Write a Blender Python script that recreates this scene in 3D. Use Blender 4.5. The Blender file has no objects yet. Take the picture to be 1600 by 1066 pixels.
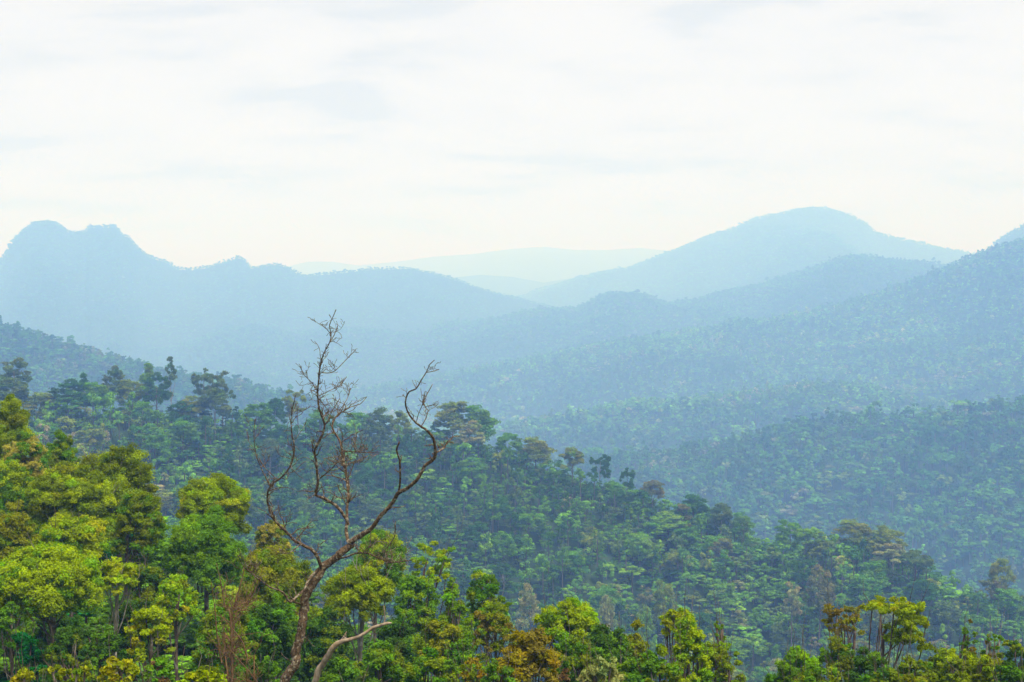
import bpy, math, random
import numpy as np
from mathutils import Vector

# ------------------------------------------------------------------ camera, world, sun, exposure
scene = bpy.context.scene
COL = scene.collection
W_PX, H_PX, F_PX, HORIZON = 1600.0, 1066.0, 2198.0, 430.0
PITCH = math.atan((H_PX / 2 - HORIZON) / F_PX)
cam_data = bpy.data.cameras.new("camera")
cam = bpy.data.objects.new("camera", cam_data)
COL.objects.link(cam)
cam.location = (0, 0, 0)
cam.rotation_euler = (math.pi / 2 - PITCH, 0, 0)
cam_data.sensor_width = 36.0
cam_data.lens = 36.0 * F_PX / W_PX
cam_data.clip_start = 0.5
cam_data.clip_end = 60000
scene.camera = cam

SUN_ELEV, SUN_AZ = math.radians(65), math.radians(140)   # azimuth from +Y: behind the camera, over the right shoulder
world = bpy.data.worlds.new("World")
scene.world = world
world.use_nodes = True
nt = world.node_tree
nt.nodes.clear()


def N(tree, kind, **kw):
    n = tree.nodes.new(kind)
    for k, v in kw.items():
        setattr(n, k, v)
    return n


out = N(nt, "ShaderNodeOutputWorld")
bg = N(nt, "ShaderNodeBackground")
bg.inputs["Strength"].default_value = 0.1
sky = N(nt, "ShaderNodeTexSky", sky_type='NISHITA', sun_disc=False)
sky.sun_elevation = SUN_ELEV
sky.sun_rotation = SUN_AZ
sky.air_density, sky.dust_density = 1.0, 3.0
tc = N(nt, "ShaderNodeTexCoord")
sep = N(nt, "ShaderNodeSeparateXYZ")
nt.links.new(tc.outputs["Generated"], sep.inputs[0])
# cloud deck seen in perspective: direction divided by its height
zz = N(nt, "ShaderNodeMath", operation='ADD'); zz.inputs[1].default_value = 0.20
nt.links.new(sep.outputs["Z"], zz.inputs[0])
zm = N(nt, "ShaderNodeMath", operation='MAXIMUM'); zm.inputs[1].default_value = 0.05
nt.links.new(zz.outputs[0], zm.inputs[0])
dx = N(nt, "ShaderNodeMath", operation='DIVIDE'); dy = N(nt, "ShaderNodeMath", operation='DIVIDE')
nt.links.new(sep.outputs["X"], dx.inputs[0]); nt.links.new(zm.outputs[0], dx.inputs[1])
nt.links.new(sep.outputs["Y"], dy.inputs[0]); nt.links.new(zm.outputs[0], dy.inputs[1])
comb = N(nt, "ShaderNodeCombineXYZ")
nt.links.new(dx.outputs[0], comb.inputs[0]); nt.links.new(dy.outputs[0], comb.inputs[1])
mp = N(nt, "ShaderNodeMapping")
mp.inputs["Location"].default_value = (3.1, 1.7, 0)
mp.inputs["Scale"].default_value = (0.8, 1.25, 1)
nt.links.new(comb.outputs[0], mp.inputs[0])
no = N(nt, "ShaderNodeTexNoise")
no.inputs["Scale"].default_value = 3.0; no.inputs["Detail"].default_value = 8
no.inputs["Roughness"].default_value = 0.5; no.inputs["Distortion"].default_value = 0.25
nt.links.new(mp.outputs[0], no.inputs["Vector"])
ramp = N(nt, "ShaderNodeValToRGB")
cr = ramp.color_ramp
cr.elements[0].position = 0.36; cr.elements[0].color = (6.8, 6.95, 7.0, 1)
cr.elements[1].position = 0.58; cr.elements[1].color = (8.15, 8.05, 7.9, 1)
e = cr.elements.new(0.46); e.color = (7.8, 7.75, 7.65, 1)
nt.links.new(no.outputs[0], ramp.inputs[0])
mix = N(nt, "ShaderNodeMixRGB"); mix.inputs[0].default_value = 0.94
nt.links.new(sky.outputs[0], mix.inputs[1]); nt.links.new(ramp.outputs[0], mix.inputs[2])
zr_ = N(nt, "ShaderNodeMapRange"); zr_.inputs[1].default_value = 0.22; zr_.inputs[2].default_value = 0.75
nt.links.new(sep.outputs["Z"], zr_.inputs[0])
zen = N(nt, "ShaderNodeMixRGB"); zen.inputs[2].default_value = (4.7, 4.8, 5.5, 1)
nt.links.new(zr_.outputs[0], zen.inputs[0]); nt.links.new(mix.outputs[0], zen.inputs[1])
nt.links.new(zen.outputs[0], bg.inputs["Color"])
nt.links.new(bg.outputs[0], out.inputs["Surface"])

sd = bpy.data.lights.new("sun", 'SUN')
sd.energy = 5.0
sd.angle = math.radians(32)
sd.color = (1.0, 0.94, 0.86)
sun = bpy.data.objects.new("sun", sd)
COL.objects.link(sun)
sdir = Vector((math.sin(SUN_AZ) * math.cos(SUN_ELEV), math.cos(SUN_AZ) * math.cos(SUN_ELEV), math.sin(SUN_ELEV)))
sun.rotation_euler = sdir.to_track_quat('Z', 'Y').to_euler()

scene.view_settings.view_transform = 'Standard'
scene.view_settings.look = 'None'
scene.view_settings.exposure = 0.30
scene.view_settings.gamma = 1.0
scene.view_settings.use_curve_mapping = False
scene.render.engine = 'CYCLES'
cy = scene.cycles
cy.max_bounces = 9; cy.diffuse_bounces = 3; cy.transmission_bounces = 3; cy.volume_bounces = 6
cy.transparent_max_bounces = 4
cy.use_denoising = True
cy.sample_clamp_indirect = 4.0
cy.use_adaptive_sampling = False

HAZE_DENSITY = 4.7e-4
HAZE_COLOR = (0.24, 0.465, 1.0)
RNG = np.random.default_rng(7)
random.seed(7)

# ------------------------------------------------------------------ helpers


def at(px, py, Y):
    """photo pixel (1600 x 1066) at forward distance Y -> world point"""
    u = (px - W_PX / 2) / F_PX
    v = (H_PX / 2 - py) / F_PX
    d = np.array([u, math.cos(PITCH) + v * math.sin(PITCH), -math.sin(PITCH) + v * math.cos(PITCH)])
    return d * (Y / d[1])


def pix(P):
    """world points -> photo pixels"""
    P = np.atleast_2d(P)
    c, s = math.cos(PITCH), math.sin(PITCH)
    f = P[:, 1] * c - P[:, 2] * s
    up = P[:, 1] * s + P[:, 2] * c
    return np.stack([W_PX / 2 + F_PX * P[:, 0] / f, H_PX / 2 - F_PX * up / f], 1)


def tag(o, label=None, cat=None, group=None, kind=None):
    if label: o["label"] = label
    if cat: o["category"] = cat
    if group: o["group"] = group
    if kind: o["kind"] = kind
    return o


def mesh_from(name, V, polys, mat, col=None, smooth=False):
    """polys: list of (n,k) index arrays"""
    me = bpy.data.meshes.new(name)
    V = np.ascontiguousarray(V, dtype=np.float32)
    me.vertices.add(len(V)); me.vertices.foreach_set("co", V.ravel())
    idx = np.concatenate([p.ravel() for p in polys]).astype(np.int32)
    tot = np.concatenate([np.full(len(p), p.shape[1]) for p in polys]).astype(np.int32)
    start = np.concatenate([[0], np.cumsum(tot)[:-1]]).astype(np.int32)
    me.loops.add(len(idx)); me.loops.foreach_set("vertex_index", idx)
    me.polygons.add(len(tot)); me.polygons.foreach_set("loop_start", start)
    if col is not None:
        a = me.color_attributes.new("Col", 'FLOAT_COLOR', 'POINT')
        c4 = np.ones((len(V), 4), np.float32); c4[:, :3] = col
        a.data.foreach_set("color", c4.ravel())
    me.materials.append(mat)
    me.update(calc_edges=True)
    me.polygons.foreach_set("use_smooth", np.full(len(tot), smooth))
    return me


def link(name, me, parent=None, loc=None):
    o = bpy.data.objects.new(name, me)
    COL.objects.link(o)
    if parent is not None: o.parent = parent
    if loc is not None: o.location = loc
    return o


def empty(name, loc):
    o = bpy.data.objects.new(name, None)
    o.empty_display_size = 1.0
    COL.objects.link(o)
    o.location = loc
    return o


class Tubes:
    def __init__(self): self.V, self.F, self.n = [], [], 0

    def add(self, P, R, sides=7, rough=0.0, rng=RNG):
        P = np.asarray(P, float); R = np.asarray(R, float)
        n = len(P)
        T = np.gradient(P, axis=0); T /= np.linalg.norm(T, axis=1)[:, None] + 1e-9
        ref = np.array([0.0, 1.0, 0.0]) if abs(T[0][1]) < 0.8 else np.array([1.0, 0, 0])
        a = np.linspace(0, 2 * np.pi, sides, endpoint=False)
        rings = []
        for i in range(n):
            u = ref - T[i] * (ref @ T[i]); u /= np.linalg.norm(u) + 1e-9
            ref = u
            w = np.cross(T[i], u)
            r = R[i] * (1 + rough * rng.uniform(-1, 1, sides)) if rough else np.full(sides, R[i])
            rings.append(P[i] + np.outer(np.cos(a) * r, u) + np.outer(np.sin(a) * r, w))
        V = np.concatenate(rings)
        i = np.arange(n - 1)[:, None] * sides
        j = np.arange(sides)[None, :]; k = (j + 1) % sides
        F = np.stack([i + j, i + k, i + k + sides, i + j + sides], -1).reshape(-1, 4) + self.n
        tip = P[-1] + T[-1] * R[-1] * 0.6
        V = np.concatenate([V, [tip]])
        base = self.n + (n - 1) * sides
        j = np.arange(sides)
        cap = np.stack([base + j, base + (j + 1) % sides, np.full(sides, self.n + n * sides), np.full(sides, self.n + n * sides)], -1)
        self.V.append(V); self.F.append(F); self.F3 = getattr(self, "F3", []); self.F3.append(cap[:, :3])
        self.n += len(V)

    def mesh(self, name, mat):
        return mesh_from(name, np.concatenate(self.V), [np.concatenate(self.F), np.concatenate(self.F3)], mat, smooth=True)


def spline(P, R, step):
    """Catmull-Rom resample"""
    P = np.asarray(P, float); R = np.asarray(R, float)
    Q = np.concatenate([[2 * P[0] - P[1]], P, [2 * P[-1] - P[-2]]])
    RR = np.concatenate([[R[0]], R, [R[-1]]])
    oP, oR = [], []
    for i in range(1, len(Q) - 2):
        m = max(1, int(np.linalg.norm(Q[i + 1] - Q[i]) / step))
        t = np.linspace(0, 1, m, endpoint=False)[:, None]
        p0, p1, p2, p3 = Q[i - 1:i + 3]
        oP.append(0.5 * (2 * p1 + (p2 - p0) * t + (2 * p0 - 5 * p1 + 4 * p2 - p3) * t ** 2 + (-p0 + 3 * p1 - 3 * p2 + p3) * t ** 3))
        oR.append(RR[i] + (RR[i + 1] - RR[i]) * t[:, 0])
    oP.append(P[-1:]); oR.append(R[-1:])
    return np.concatenate(oP), np.concatenate(oR)


def vnoise(x, y, seed=0):
    """smooth value noise on world coordinates, -1..1"""
    def h(i, j):
        n = np.sin(i * 127.1 + j * 311.7 + seed * 74.7) * 43758.5453
        return (n - np.floor(n)) * 2 - 1
    i, j = np.floor(x), np.floor(y)
    fx, fy = x - i, y - j
    fx = fx * fx * (3 - 2 * fx); fy = fy * fy * (3 - 2 * fy)
    return (h(i, j) * (1 - fx) + h(i + 1, j) * fx) * (1 - fy) + (h(i, j + 1) * (1 - fx) + h(i + 1, j + 1) * fx) * fy


def fbm(x, y, s, seed=0, octs=4):
    r, a = 0, 1.0
    for o in range(octs):
        r = r + a * vnoise(x / s + 17 * o, y / s - 9 * o, seed + o)
        s, a = s / 2.1, a * 0.5
    return r

# ------------------------------------------------------------------ materials


def leaf_material(name, transl=0.3, fine=1.2, amt=0.35):
    m = bpy.data.materials.new(name); m.use_nodes = True
    t = m.node_tree; t.nodes.clear()
    o = N(t, "ShaderNodeOutputMaterial")
    at_ = N(t, "ShaderNodeAttribute", attribute_name="Col")
    g = N(t, "ShaderNodeNewGeometry")
    no = N(t, "ShaderNodeTexNoise"); no.inputs["Scale"].default_value = fine; no.inputs["Detail"].default_value = 3
    t.links.new(g.outputs["Position"], no.inputs["Vector"])
    mr = N(t, "ShaderNodeMapRange")
    mr.inputs[1].default_value = 0.3; mr.inputs[2].default_value = 0.7
    mr.inputs[3].default_value = 1 - amt; mr.inputs[4].default_value = 1 + amt
    t.links.new(no.outputs[0], mr.inputs[0])
    mu = N(t, "ShaderNodeVectorMath", operation='SCALE')
    t.links.new(at_.outputs["Color"], mu.inputs[0]); t.links.new(mr.outputs[0], mu.inputs["Scale"])
    d = N(t, "ShaderNodeBsdfDiffuse"); tr = N(t, "ShaderNodeBsdfTranslucent")
    t.links.new(mu.outputs[0], d.inputs["Color"])
    hs = N(t, "ShaderNodeHueSaturation"); hs.inputs["Hue"].default_value = 0.485; hs.inputs["Saturation"].default_value = 1.15
    t.links.new(mu.outputs[0], hs.inputs["Color"]); t.links.new(hs.outputs[0], tr.inputs["Color"])
    mx = N(t, "ShaderNodeMixShader"); mx.inputs[0].default_value = transl
    t.links.new(d.outputs[0], mx.inputs[1]); t.links.new(tr.outputs[0], mx.inputs[2])
    t.links.new(mx.outputs[0], o.inputs["Surface"])
    return m


def bark_material(name, c1, c2, c3, scale=3.0, stretch=0.35, bump=0.6):
    m = bpy.data.materials.new(name); m.use_nodes = True
    t = m.node_tree
    p = t.nodes["Principled BSDF"]; p.inputs["Roughness"].default_value = 0.9
    p.inputs["Specular IOR Level"].default_value = 0.15
    g = N(t, "ShaderNodeNewGeometry")
    mp = N(t, "ShaderNodeMapping"); mp.inputs["Scale"].default_value = (1, 1, stretch)
    t.links.new(g.outputs["Position"], mp.inputs[0])
    n1 = N(t, "ShaderNodeTexNoise"); n1.inputs["Scale"].default_value = scale * 2; n1.inputs["Detail"].default_value = 6
    t.links.new(mp.outputs[0], n1.inputs["Vector"])
    n2 = N(t, "ShaderNodeTexNoise"); n2.inputs["Scale"].default_value = scale; n2.inputs["Detail"].default_value = 4
    t.links.new(g.outputs["Position"], n2.inputs["Vector"])
    r = N(t, "ShaderNodeValToRGB"); r.color_ramp.elements[0].position = 0.35; r.color_ramp.elements[1].position = 0.65
    r.color_ramp.elements[0].color = (*c1, 1); r.color_ramp.elements[1].color = (*c2, 1)
    t.links.new(n1.outputs[0], r.inputs[0])
    r2 = N(t, "ShaderNodeValToRGB"); r2.color_ramp.elements[0].position = 0.54; r2.color_ramp.elements[1].position = 0.62
    t.links.new(n2.outputs[0], r2.inputs[0])
    mx = N(t, "ShaderNodeMixRGB"); mx.inputs[2].default_value = (*c3, 1)
    t.links.new(r2.outputs[0], mx.inputs[0]); t.links.new(r.outputs[0], mx.inputs[1])
    t.links.new(mx.outputs[0], p.inputs["Base Color"])
    b = N(t, "ShaderNodeBump"); b.inputs["Strength"].default_value = bump; b.inputs["Distance"].default_value = 0.05
    t.links.new(n1.outputs[0], b.inputs["Height"]); t.links.new(b.outputs[0], p.inputs["Normal"])
    return m


M_LEAF = leaf_material("leaf", 0.38, 0.9, 0.22)
M_FAR = leaf_material("far_leaf", 0.2, 0.09, 0.35)
M_BARK = bark_material("bark_forest", (0.05, 0.035, 0.024), (0.15, 0.115, 0.085), (0.22, 0.2, 0.16))
M_PALEBARK = bark_material("bark_pale", (0.16, 0.14, 0.11), (0.30, 0.27, 0.22), (0.36, 0.34, 0.29))
M_DEAD = bark_material("bark_bare_tree", (0.055, 0.038, 0.025), (0.175, 0.118, 0.068), (0.30, 0.26, 0.18), 14.0, 0.5, 1.0)
M_BLEACH = bark_material("bark_bleached", (0.20, 0.15, 0.10), (0.42, 0.34, 0.25), (0.33, 0.24, 0.15), 6.0, 0.5, 0.7)
M_TWIG = bark_material("bark_twig", (0.10, 0.055, 0.025), (0.21, 0.12, 0.055), (0.16, 0.12, 0.04), 5.0)


def ground_material():
    m = bpy.data.materials.new("forest_floor"); m.use_nodes = True
    t = m.node_tree; p = t.nodes["Principled BSDF"]
    p.inputs["Roughness"].default_value = 1.0; p.inputs["Specular IOR Level"].default_value = 0.0
    g = N(t, "ShaderNodeNewGeometry")
    n = N(t, "ShaderNodeTexNoise"); n.inputs["Scale"].default_value = 0.05; n.inputs["Detail"].default_value = 8; n.inputs["Roughness"].default_value = 0.7
    t.links.new(g.outputs["Position"], n.inputs["Vector"])
    r = N(t, "ShaderNodeValToRGB")
    r.color_ramp.elements[0].position = 0.3; r.color_ramp.elements[0].color = (0.012, 0.03, 0.012, 1)
    r.color_ramp.elements[1].position = 0.75; r.color_ramp.elements[1].color = (0.05, 0.085, 0.03, 1)
    t.links.new(n.outputs[0], r.inputs[0]); t.links.new(r.outputs[0], p.inputs["Base Color"])
    return m


M_GROUND = ground_material()

# ------------------------------------------------------------------ terrain
SC = 0.45          # near slope scale
NS = SC / 0.75
BASE = -330.0


class Layer:
    def __init__(s, name, crest, dist, h, sf, sb, noise, nscale):
        s.name, s.h, s.sf, s.sb, s.noise, s.nscale = name, h, sf, sb, noise, nscale
        px = np.array([c[0] for c in crest], float); py = np.array([c[1] for c in crest], float)
        D = np.interp(px, [d[0] for d in dist], [d[1] for d in dist])
        P = np.array([at(a, b, c) for a, b, c in zip(px, py, D)])
        s.t = P[:, 0] / P[:, 1]; s.zt = P[:, 2]; s.D = D

    def ridge(s, t):
        return np.interp(t, s.t, s.D), np.interp(t, s.t, s.zt) - s.h

    def z(s, t, Y):
        D, zr = s.ridge(t)
        r = Y - D
        rr = 0.02 * D                                             # rounded crest
        f = np.sqrt(r * r + rr * rr) - rr
        z = zr - np.where(r < 0, s.sf, s.sb) * f
        fade = np.clip(np.abs(r) / (0.10 * D), 0, 1)
        return z + s.noise * fade * fbm(t * Y, Y * 0.4, s.nscale, 3)


LAYERS = [
    Layer("far_range", [(-900, 415), (300, 425), (440, 418), (480, 408), (520, 408), (560, 414), (620, 408), (680, 400), (740, 396), (800, 388), (850, 385), (900, 390), (950, 390), (1000, 387), (1050, 392), (1200, 400), (2400, 395)],
          [(0, 17000)], 8, 0.10, 0.2, 40, 1500),
    Layer("far_range_front", [(-900, 440), (600, 440), (700, 433), (750, 428), (800, 431), (850, 440), (900, 432), (960, 425), (1050, 430), (2400, 440)],
          [(0, 10500)], 8, 0.10, 0.2, 30, 1200),
    Layer("mountain_round", [(-900, 520), (700, 500), (780, 472), (850, 450), (900, 434), (940, 424), (980, 418), (1010, 407), (1040, 395), (1070, 384), (1100, 371), (1130, 362), (1150, 355), (1180, 340), (1210, 334), (1240, 327), (1270, 323), (1290, 324), (1310, 329), (1330, 337), (1350, 346), (1370, 362), (1400, 371), (1440, 379), (1480, 388), (1500, 391), (1540, 400), (1600, 410), (2400, 440)],
          [(0, 8000)], 12, 0.20, 0.3, 60, 500),
    Layer("mountain_twin", [(-900, 470), (-200, 440), (-60, 425), (0, 404), (8, 396), (15, 384), (22, 374), (32, 363), (50, 351), (60, 347), (70, 346), (85, 348), (97, 354), (107, 361), (120, 363), (133, 362), (138, 355), (142, 353), (168, 353), (180, 352), (186, 359), (191, 366), (201, 368), (208, 377), (217, 387), (228, 396), (245, 403), (262, 408), (278, 418), (300, 419), (320, 416), (340, 410), (360, 404), (370, 401), (376, 400), (384, 404), (392, 416), (405, 415), (425, 411), (440, 412), (455, 419), (472, 430), (520, 425), (580, 418), (640, 417), (680, 425), (720, 437), (760, 452), (800, 462), (850, 475), (950, 500), (1100, 520), (2400, 560)],
          [(0, 6000)], 10, 0.25, 0.4, 60, 420),
    Layer("hill_edge", [(-900, 700), (1400, 480), (1500, 408), (1540, 392), (1565, 372), (1580, 362), (1600, 351), (1660, 330), (2400, 300)],
          [(0, 5600)], 12, 0.25, 0.4, 20, 400),
    Layer("hill_behind", [(-900, 620), (0, 585), (200, 555), (250, 545), (300, 530), (350, 512), (400, 507), (460, 520), (500, 512), (560, 512), (600, 515), (650, 520), (690, 502), (740, 500), (800, 490), (850, 480), (900, 480), (935, 462), (960, 458), (1000, 460), (1040, 472), (1070, 470), (1120, 456), (1200, 440), (1280, 416), (1325, 400), (1420, 405), (1480, 411), (1600, 420), (2400, 430)],
          [(0, 4700)], 16, 0.20, 0.3, 46, 380),
    Layer("hill_big", [(-900, 720), (300, 640), (600, 600), (900, 545), (1000, 525), (1050, 520), (1100, 512), (1150, 500), (1200, 496), (1250, 490), (1320, 472), (1380, 450), (1440, 430), (1500, 406), (1520, 396), (1550, 386), (1600, 370), (1700, 340), (2400, 300)],
          [(0, 3400)], 17, 0.28, 0.3, 46, 330),
    Layer("hill_spur", [(-900, 760), (500, 720), (700, 682), (800, 662), (900, 643), (1000, 628), (1060, 626), (1120, 614), (1200, 607), (1270, 597), (1330, 601), (1400, 612), (1500, 628), (1600, 650), (2400, 760)],
          [(0, 2300)], 15, 0.26, 0.34, 24, 200),
    Layer("hill_left", [(-900, 440), (-100, 490), (0, 506), (50, 512), (100, 527), (130, 534), (165, 547), (230, 561), (300, 577), (380, 592), (450, 612), (600, 660), (800, 720), (2400, 900)],
          [(0, 1850)], 18, 0.30, 0.4, 16, 140),
    Layer("hill_right", [(-900, 900), (600, 800), (800, 730), (900, 716), (980, 708), (1050, 698), (1150, 682), (1240, 654), (1330, 641), (1400, 640), (1500, 627), (1600, 614), (1700, 600), (2400, 560)],
          [(0, 1500), (1000, 1650), (1600, 1500)], 18, 0.30, 0.5, 24, 170),
    Layer("ridge_middle", [(-900, 560), (-200, 590), (0, 600), (60, 612), (110, 604), (160, 600), (240, 602), (290, 628), (345, 624), (400, 640), (470, 643), (560, 652), (620, 658), (700, 650), (760, 674), (820, 692), (880, 717), (940, 738), (1000, 760), (1050, 780), (1120, 788), (1180, 818), (1260, 830), (1330, 820), (1410, 835), (1450, 868), (1500, 896), (1560, 915), (1600, 925), (1750, 970), (2400, 1050)],
          [(0, 560), (700, 610), (1000, 585), (1600, 510)], 16, 0.42, 0.35, 6, 50),
]
near_far_edge = ([-1500, 200, 400, 700, 1100, 3000], [-42, -42, -52, -72, -90, -92])
near_mid = ([-1500, 400, 1100, 3000], [-43, -45, -52, -55])


def near_z(t, Y):
    px = 800 + F_PX * t
    zf = np.interp(px, *near_far_edge) * SC; zm = np.interp(px, *near_mid) * SC
    Y1, Y2, Y3 = 30.0 * NS, 90 * SC, 225 * SC
    z1 = -15.5 * NS
    a = -1.7 + (z1 + 1.7) * np.clip(Y / Y1, 0, 1)
    b = z1 + (zm - z1) * np.clip((Y - Y1) / (Y2 - Y1), 0, 1)
    c = zm + (zf - zm) * np.clip((Y - Y2) / (Y3 - Y2), 0, 1)
    z = np.where(Y < Y1, a, np.where(Y < Y2, b, c))
    z = z - np.where(Y > Y3, 0.5 * (Y - Y3), 0)
    return z + 0.6 * fbm(t * Y, Y, 14, 5) * np.clip(Y / 20, 0, 1)


def terrain(t, Y, want_id=False):
    Z = [near_z(t, Y)] + [L.z(t, Y) for L in LAYERS] + [np.full(np.shape(Y), BASE) + 4 * fbm(t * Y, Y, 200, 9)]
    Z = np.stack(Z)
    if want_id: return Z.max(0), Z.argmax(0)
    return Z.max(0)


def build_terrain():
    th = np.radians(np.concatenate([np.arange(-180, -30, 4.0), np.linspace(-28, 28, 900), np.arange(32, 181, 4.0)]))
    d = np.concatenate([[3.0], np.geomspace(6, 420, 90)[:-1], np.linspace(420, 2100, 170)[:-1], np.geomspace(2100, 15500, 90), [19000]])
    crest = [4700, 3400, 2300, 5600, 6000, 8000, 10500, 17000]
    d = np.unique(np.concatenate([d] + [[c * 0.992, c, c * 1.008] for c in crest]))
    TH, Dd = np.meshgrid(th, d, indexing='ij')
    cl = np.clip(TH, -math.radians(60), math.radians(60))
    far = np.clip((Dd - 2000) / 600, 0, 1)          # far rows are straight lines of equal depth so that crests fall on a row
    Dd = np.where(np.abs(TH) < math.radians(60), Dd * ((1 - far) + far / np.cos(cl)), Dd * ((1 - far) + far / math.cos(math.radians(60))))
    t = np.tan(cl); Y = Dd * np.cos(cl)
    Z, ID = terrain(t, Y, True)
    V = np.stack([Dd * np.sin(TH), Dd * np.cos(TH), Z], -1)
    nr, nc = TH.shape
    vi = np.arange(nr * nc).reshape(nr, nc)
    # close the small disc under the camera with the first ring
    q = np.stack([vi[:-1, :-1], vi[1:, :-1], vi[1:, 1:], vi[:-1, 1:]], -1)[:, :, ::-1].reshape(-1, 4)
    fid = ID[:-1, :-1].reshape(-1)
    Vf = V.reshape(-1, 3)
    spec = [("ground", "steep forested slope falling away below the viewpoint", 'ground'),
            ("mountain", "palest far range of hills on the horizon", 'mountains'),
            ("mountain", "pale low range in front of the horizon range", 'mountains'),
            ("mountain", "pale blue rounded mountain at right", 'mountain'),
            ("mountain", "blue twin-peaked mountain with a small knob ridge at left", 'mountain'),
            ("hill", "pale hilltop at the right edge behind the big dark slope", 'hill'),
            ("hill", "hazy blue hill running across the valley to the right", 'hill'),
            ("hill", "large blue hillside rising to the right edge", 'hill'),
            ("hill", "low blue spur in front of the large blue hillside", 'hill'),
            ("hill", "blue spur descending from the left edge", 'hill'),
            ("hill", "blue-green hillside at right below the large hill", 'hill'),
            ("hill", "green ridge crossing the middle of the view", 'hill'),
            ("ground", "valley floor between the hills", 'ground')]
    for k, (nm, lab, cat) in enumerate(spec):
        f = q[fid == k]
        if not len(f): continue
        used, inv = np.unique(f.ravel(), return_inverse=True)
        extra = []
        VV = Vf[used]
        if k == 0:
            ring = vi[:, 0]; c = len(VV)
            VV = np.concatenate([VV, [[0, 0, -1.7]]])
            lut = {u: i for i, u in enumerate(used)}
            extra = [np.array([[lut[a], c, lut[b]] for a, b in zip(ring[1:], ring[:-1]) if a in lut and b in lut])]
        me = mesh_from(nm, VV, [inv.reshape(-1, 4)] + extra, M_GROUND, smooth=True)
        tag(link(nm, me), lab, cat, None, 'structure')


build_terrain()

# skyline of what stands in front, for leaving out trees nothing can be seen of
_TT = np.linspace(-0.55, 0.55, 441)
_YY = np.geomspace(20, 9000, 500)
_tg, _yg = np.meshgrid(_TT, _YY, indexing='ij')
_zz = terrain(_tg, _yg) + np.where(_yg < 200, 1, 4)
_cm = np.maximum.accumulate(_zz / _yg, axis=1)


def visible(x, y, ztop, margin=0.003):
    i = np.clip(np.searchsorted(_TT, x / y), 0, len(_TT) - 1)
    j = np.clip(np.searchsorted(_YY, y * 0.985 - 8) - 1, 0, len(_YY) - 1)
    return ztop / y > _cm[i, j] - margin - 1.5 / y

# ------------------------------------------------------------------ foliage


def unit(v): return v / (np.linalg.norm(v, axis=-1, keepdims=True) + 1e-9)


def leaves(C, Nn, size, aspect, rng):
    """rhombic leaf at each centre, lying in the plane of its normal"""
    n = len(C)
    r = rng.normal(size=(n, 3)); u = unit(r - Nn * (r * Nn).sum(1, keepdims=True)); w = np.cross(Nn, u)
    s = size * rng.uniform(0.65, 1.35, n)[:, None]
    a, b = u * s * 0.5, w * s * 0.5 * aspect
    drop = Nn * s * 0.10
    V = np.stack([C - a - drop, C + b * 1.0 + a * -0.05, C + a - drop, C - b + a * 0.05], 1).reshape(-1, 3)
    F = np.arange(4 * n).reshape(-1, 4)
    return V, F


def clump_layout(shape, n, rng):
    """unit crown: x,y within radius 1, z 0..1; returns positions and relative radii"""
    if shape == 'dome':
        ph = rng.uniform(0, 2 * np.pi, n); zt = rng.uniform(-0.25, 1, n)
        rad = np.sqrt(np.clip(1 - np.clip(zt, 0, 1) ** 2, 0, 1))
        lump = 0.78 + 0.16 * np.sin(ph * 3 + rng.uniform(0, 6)) * np.sin(zt * 4 + rng.uniform(0, 6)) + rng.uniform(-.12, .06, n)
        P = np.stack([np.cos(ph) * rad * lump, np.sin(ph) * rad * lump, 0.22 + 0.66 * zt * lump / 0.8], 1)
        return P, rng.uniform(0.22, 0.38, n), 0.72
    if shape == 'umbrella':
        ph = rng.uniform(0, 2 * np.pi, n); rho = np.sqrt(rng.uniform(0.02, 1, n)) * 0.86
        lay = rng.integers(0, 3, n)
        z = 0.92 - 0.45 * rho ** 2 - 0.22 * lay * rng.uniform(.6, 1.2, n) + rng.uniform(-.05, .05, n)
        return np.stack([np.cos(ph) * rho, np.sin(ph) * rho, z], 1), rng.uniform(0.2, 0.34, n), 0.55
    if shape == 'flat':
        ph = rng.uniform(0, 2 * np.pi, n); rho = np.sqrt(rng.uniform(0.0, 1, n)) * 0.88
        z = 0.93 + rng.uniform(-.05, .03, n)
        P = np.stack([np.cos(ph) * rho, np.sin(ph) * rho, z], 1)
        k = n // 2
        P[:k, 0] = rng.uniform(-0.25, 1.0, k); P[:k, 1] = rng.uniform(-.7, .7, k)
        P[:k, 2] = rng.uniform(0.12, 0.8, k) * (1 - 0.2 * P[:k, 0])
        return P, np.where(np.arange(n) < k, rng.uniform(0.16, 0.26, n), rng.uniform(0.13, 0.2, n)), 0.55
    if shape == 'tall':
        ph = rng.uniform(0, 2 * np.pi, n); z = rng.uniform(0, 1, n)
        rad = (0.35 + 0.55 * np.sin(np.pi * np.clip(z * 0.9 + 0.08, 0, 1))) * rng.uniform(.45, 1, n)
        return np.stack([np.cos(ph) * rad, np.sin(ph) * rad, 0.05 + 0.87 * z], 1), rng.uniform(0.22, 0.36, n), 0.75
    if shape == 'cone':
        ph = rng.uniform(0, 2 * np.pi, n); z = rng.uniform(0, 1, n) ** 1.3
        rad = (1 - z) ** 0.75 * 0.85 * rng.uniform(.6, 1, n)
        return np.stack([np.cos(ph) * rad, np.sin(ph) * rad, 0.05 + 0.9 * z], 1), rng.uniform(0.2, 0.32, n), 0.7
    # sparse, open
    ph = rng.uniform(0, 2 * np.pi, n); rho = np.sqrt(rng.uniform(0.05, 1, n)) * 0.88
    z = rng.uniform(0.1, 0.95, n) * (1 - 0.25 * rho)
    return np.stack([np.cos(ph) * rho, np.sin(ph) * rho, z], 1), rng.uniform(0.17, 0.28, n), 0.6


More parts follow.
